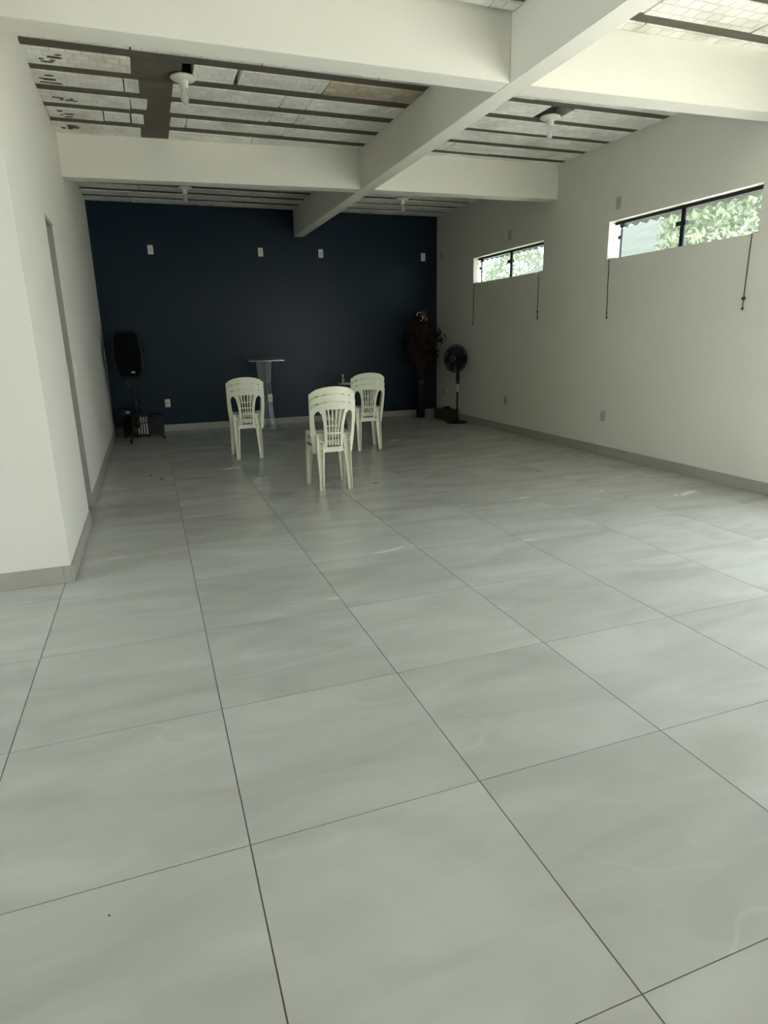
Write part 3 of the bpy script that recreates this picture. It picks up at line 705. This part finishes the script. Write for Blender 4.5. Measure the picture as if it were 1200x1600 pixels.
# ---- floor vase with dried arrangement
VX, VY = 5.555, 10.50
t = empty('floor_vase', 'tall glossy black floor vase in the right corner', 'vase', (VX, VY, 0))
b = bmesh.new(); lathe(b, [(0, 0), (.078, 0), (.082, .01), (.088, .15), (.102, .42), (.118, .64), (.124, .70), (.120, .712), (.108, .70), (.10, .60), (0, .58)], 32); finish(b, 'body', 'blackgloss', t, smooth=True)
t = empty('dried_bouquet', 'large dried russet leaf arrangement standing in the black vase', 'plant', (VX, VY, .60))
b = bmesh.new(); tips = []
for i in range(60):
    a = rnd.uniform(0, 2 * PI); sp_ = rnd.uniform(.08, .46); h = rnd.uniform(.62, 1.30)
    ex, ey = sp_ * math.cos(a), sp_ * math.sin(a) * .75
    ey = min(ey, .20); ex = min(ex, .34); h = h - .9 * sp_ ** 2
    mid = (ex * .35, ey * .35, h * .55)
    tube(b, [(ex * .08, ey * .08, 0), mid, (ex, ey, h)], [.004, .003, .002], 5); tips.append((Vector(mid), Vector((ex, ey, h))))
tube(b, smoothpts([(0, 0, .1), (.10, 0, .6), (.22, -.12, .90), (.30, -.22, .98), (.36, -.28, .95), (.385, -.30, .88)]), .004, 5)
finish(b, 'stems', 'stem', t, smooth=True)['kind'] = 'stuff'
def leaf(b, c, d, L_, w):
    d = d.normalized(); s = d.cross(Vector((rnd.gauss(0, 1), rnd.gauss(0, 1), rnd.gauss(0, 1)))).normalized(); n = d.cross(s) * L_ * .15
    p = [c, c + d * L_ * .35 + s * w, c + d * L_ * .7 + s * w * .8 + n, c + d * L_, c + d * L_ * .7 - s * w * .8 + n, c + d * L_ * .35 - s * w]
    b.faces.new([b.verts.new(q) for q in p])
b = bmesh.new()
for m_, e in tips:
    for k in range(20):
        f = rnd.uniform(.25, 1.05); p = m_.lerp(e, f) + Vector((rnd.gauss(0, .035), rnd.gauss(0, .03), rnd.gauss(0, .03)))
        p.y = min(p.y, .20); p.x = min(p.x, .36)
        leaf(b, p, (e - m_).normalized() + Vector((rnd.gauss(0, .8), rnd.gauss(0, .6), rnd.gauss(0, .7))), rnd.uniform(.04, .085), rnd.uniform(.012, .022))
for c in ((.24, -.14, .93), (.28, -.2, .98), (.31, -.24, .97), (.35, -.28, .95), (.375, -.29, .91), (.30, -.2, .86), (.32, -.22, .83), (.34, -.26, .88), (.27, -.17, .84)):
    leaf(b, Vector(c), Vector((rnd.uniform(-.3, .8), -.2, rnd.uniform(-.8, .3))), .075, .022)
finish(b, 'foliage', 'leaf', t)['kind'] = 'stuff'
for x, y, z in ((-.10, -.10, 1.30), (-.085, -.1, 1.335), (-.035, -.1, 1.34), (-.005, -.12, 1.275), (.015, -.12, 1.255), (.01, -.12, 1.235), (-.03, -.12, 1.20), (.035, -.12, 1.30)):
    b = bmesh.new(); lathe(b, [(0, -.014), (.012, -.008), (.015, .004), (.008, .016), (0, .02)], 8); finish(b, 'bloom', 'bloom', t, (x - .01, y, z), smooth=True)
for k in range(9):
    b = bmesh.new(); leaf(b, Vector((.03 + rnd.uniform(-.03, .03), -.12, 1.18 + .02 * k)), Vector((rnd.uniform(-.3, .4), -.3, 1)), .085, .016); finish(b, 'copper_leaf', 'copper', t)

# ---- pedestal fan
FX, FY = 5.805, 9.44
t = empty('pedestal_fan', 'black pedestal fan with a round wire guard in the right corner', 'fan', (FX, FY, 0))
b = bmesh.new(); lathe(b, [(0, 0), (.185, 0), (.190, .008), (.180, .020), (.06, .040), (.035, .06), (.026, .10), (0, .10)], 40); finish(b, 'base', 'black', t, smooth=True)
b = bmesh.new(); tube(b, [(0, 0, .05), (.012, 0, .555)], .0175, 14); finish(b, 'lower_tube', 'black', t, smooth=True)
b = bmesh.new(); tube(b, [(.012, 0, .55), (.016, 0, .72)], .0115, 14); finish(b, 'chrome_tube', 'steel', t, smooth=True)
b = bmesh.new(); lathe(b, [(0, .69), (.026, .69), (.032, .72), (.036, .80), (.030, .88), (.022, .93), (0, .93)], 18, (.014, 0, 0)); finish(b, 'neck', 'black', t, smooth=True)
AX = Vector((-.86, -.50, .06)).normalized()     # direction the fan blows
HQ = AX.to_track_quat('Z', 'Y')
HC = Vector((-.045, -.02, 1.13))
head = finish((lambda b: (lathe(b, [(0, -.20), (.05, -.195), (.075, -.16), (.080, -.08), (.06, -.03), (0, -.03)], 24), b)[1])(bmesh.new()), 'motor_housing', 'black', t, HC, HQ.to_euler(), True)
def cage(sign, depth):
    b = bmesh.new(); R = .238
    for r_, f in ((R, 0), (R * .80, .62), (R * .55, .88)):
        torus(b, r_, .0032 if r_ < R else .007, 44, 5, Matrix.Translation((0, 0, sign * depth * f)))
    for k in range(84):
        a = 2 * PI * k / 84; tube(b, [(math.cos(a) * r_, math.sin(a) * r_, sign * depth * f) for r_, f in ((R, 0), (R * .93, .36), (R * .8, .62), (R * .55, .88), (.05, 1.0))], .0026, 4, False)
    return b
finish(cage(1, .075), 'front_guard', 'black', t, HC, HQ.to_euler(), True)['kind'] = 'stuff'
finish(cage(-1, .075), 'rear_guard', 'black', t, HC, HQ.to_euler(), True)['kind'] = 'stuff'
hb = finish((lambda b: (lathe(b, [(0, .068), (.052, .068), (.056, .078), (.044, .088), (0, .090)], 24), b)[1])(bmesh.new()), 'centre_badge', 'black', t, HC, HQ.to_euler(), True)
b = bmesh.new(); torus(b, .046, .0035, 30, 6, Matrix.Translation((0, 0, .086))); finish(b, 'silver_ring', 'steel', hb, smooth=True)
b = bmesh.new(); lathe(b, [(0, -.03), (.036, -.03), (.036, .03), (.02, .045), (0, .047)], 18); finish(b, 'hub', 'black', t, HC, HQ.to_euler(), True)
for k in range(6):
    b = bmesh.new(); rows = []
    for r_, w0, w1 in ((.03, -.30, .30), (.08, -.50, .42), (.14, -.54, .50), (.19, -.46, .52), (.215, -.20, .46)):
        rows.append([b.verts.new((r_ * math.cos(w0 + (w1 - w0) * q / 4), r_ * math.sin(w0 + (w1 - w0) * q / 4), -.022 + .044 * q / 4)) for q in range(5)])
    for A, B in zip(rows, rows[1:]):
        for q in range(4): b.faces.new((A[q], A[q + 1], B[q + 1], B[q]))
    e = HQ.to_matrix() @ Matrix.Rotation(2 * PI * k / 6, 3, 'Z'); finish(b, 'blade', 'blackgloss', t, HC, e.to_euler(), True)

# ---- brown box with an adapter, paper on the floor
t = empty('wooden_box', 'low dark brown wooden box on the floor behind the fan', 'box', (5.865, 10.0, 0), -.04)
box('body', 'wood', (-.135, -.27, .010), (.135, .27, .165), t, .004); lid = box('lid', 'wood', (-.143, -.28, .165), (.143, .28, .190), t, .004)
for k in range(6): box('front_slat', 'wood', (-.125 + .043 * k, -.281, .02), (-.098 + .043 * k, -.268, .155), t, .003)
box('bottom_rail', 'wood', (-.138, -.275, 0), (.138, .275, .014), t, .002)
t = empty('power_adapter', 'small black power adapter on the brown wooden box', 'adapter', (5.86, 9.98, .19), .2)
box('body', 'black', (-.055, -.035, 0), (.055, .035, .050), t, .007); b = bmesh.new(); tube(b, smoothpts([(.05, 0, .02), (.09, .02, .012), (.12, .06, .008), (.11, .13, .008)]), .004, 6); finish(b, 'lead', 'black', t, smooth=True)
b = bmesh.new(); secs = []
pts = smoothpts([(5.69, 10.50, .008), (5.74, 10.47, .016), (5.79, 10.49, .010), (5.72, 10.53, .014), (5.77, 10.55, .008)]); tube(b, pts, .009, 8)
tag(finish(b, 'crumpled_strip', 'paper', smooth=True), 'crumpled white strip on the floor between vase and brown box', 'paper')

# ---- specks of dirt on the tiles
def speck(x, y, r, label, st=1.0):
    b = bmesh.new(); n = 9; ph = rnd.uniform(0, 6)
    q = [(r * st * math.cos(2 * PI * i / n) * rnd.uniform(.6, 1.15), r * math.sin(2 * PI * i / n) * rnd.uniform(.6, 1.15)) for i in range(n)]
    loft(b, [[(a, c, .0) for a, c in q], [(a * .7, c * .7, .0035) for a, c in q]])
    tag(finish(b, 'dirt_speck', 'dirt', None, (x, y, .0004)), label, 'dirt', 'specks of dirt on the floor')
for (x, y, r, st, l) in ((.40, .86 * T, .003, 1, 'tiny black speck on the tile in the left foreground'), (.67, 6.66, .022, 1.6, 'dark smudge of dirt on the floor left of the chairs, nearer one'), (.55, 6.9, .018, 1.4, 'dark smudge of dirt on the floor left of the chairs, farther one'), (2.83, 5.40, .016, 2.2, 'dark fleck on the floor right of the nearest chair stack')):
    speck(x, y, r, l, st)
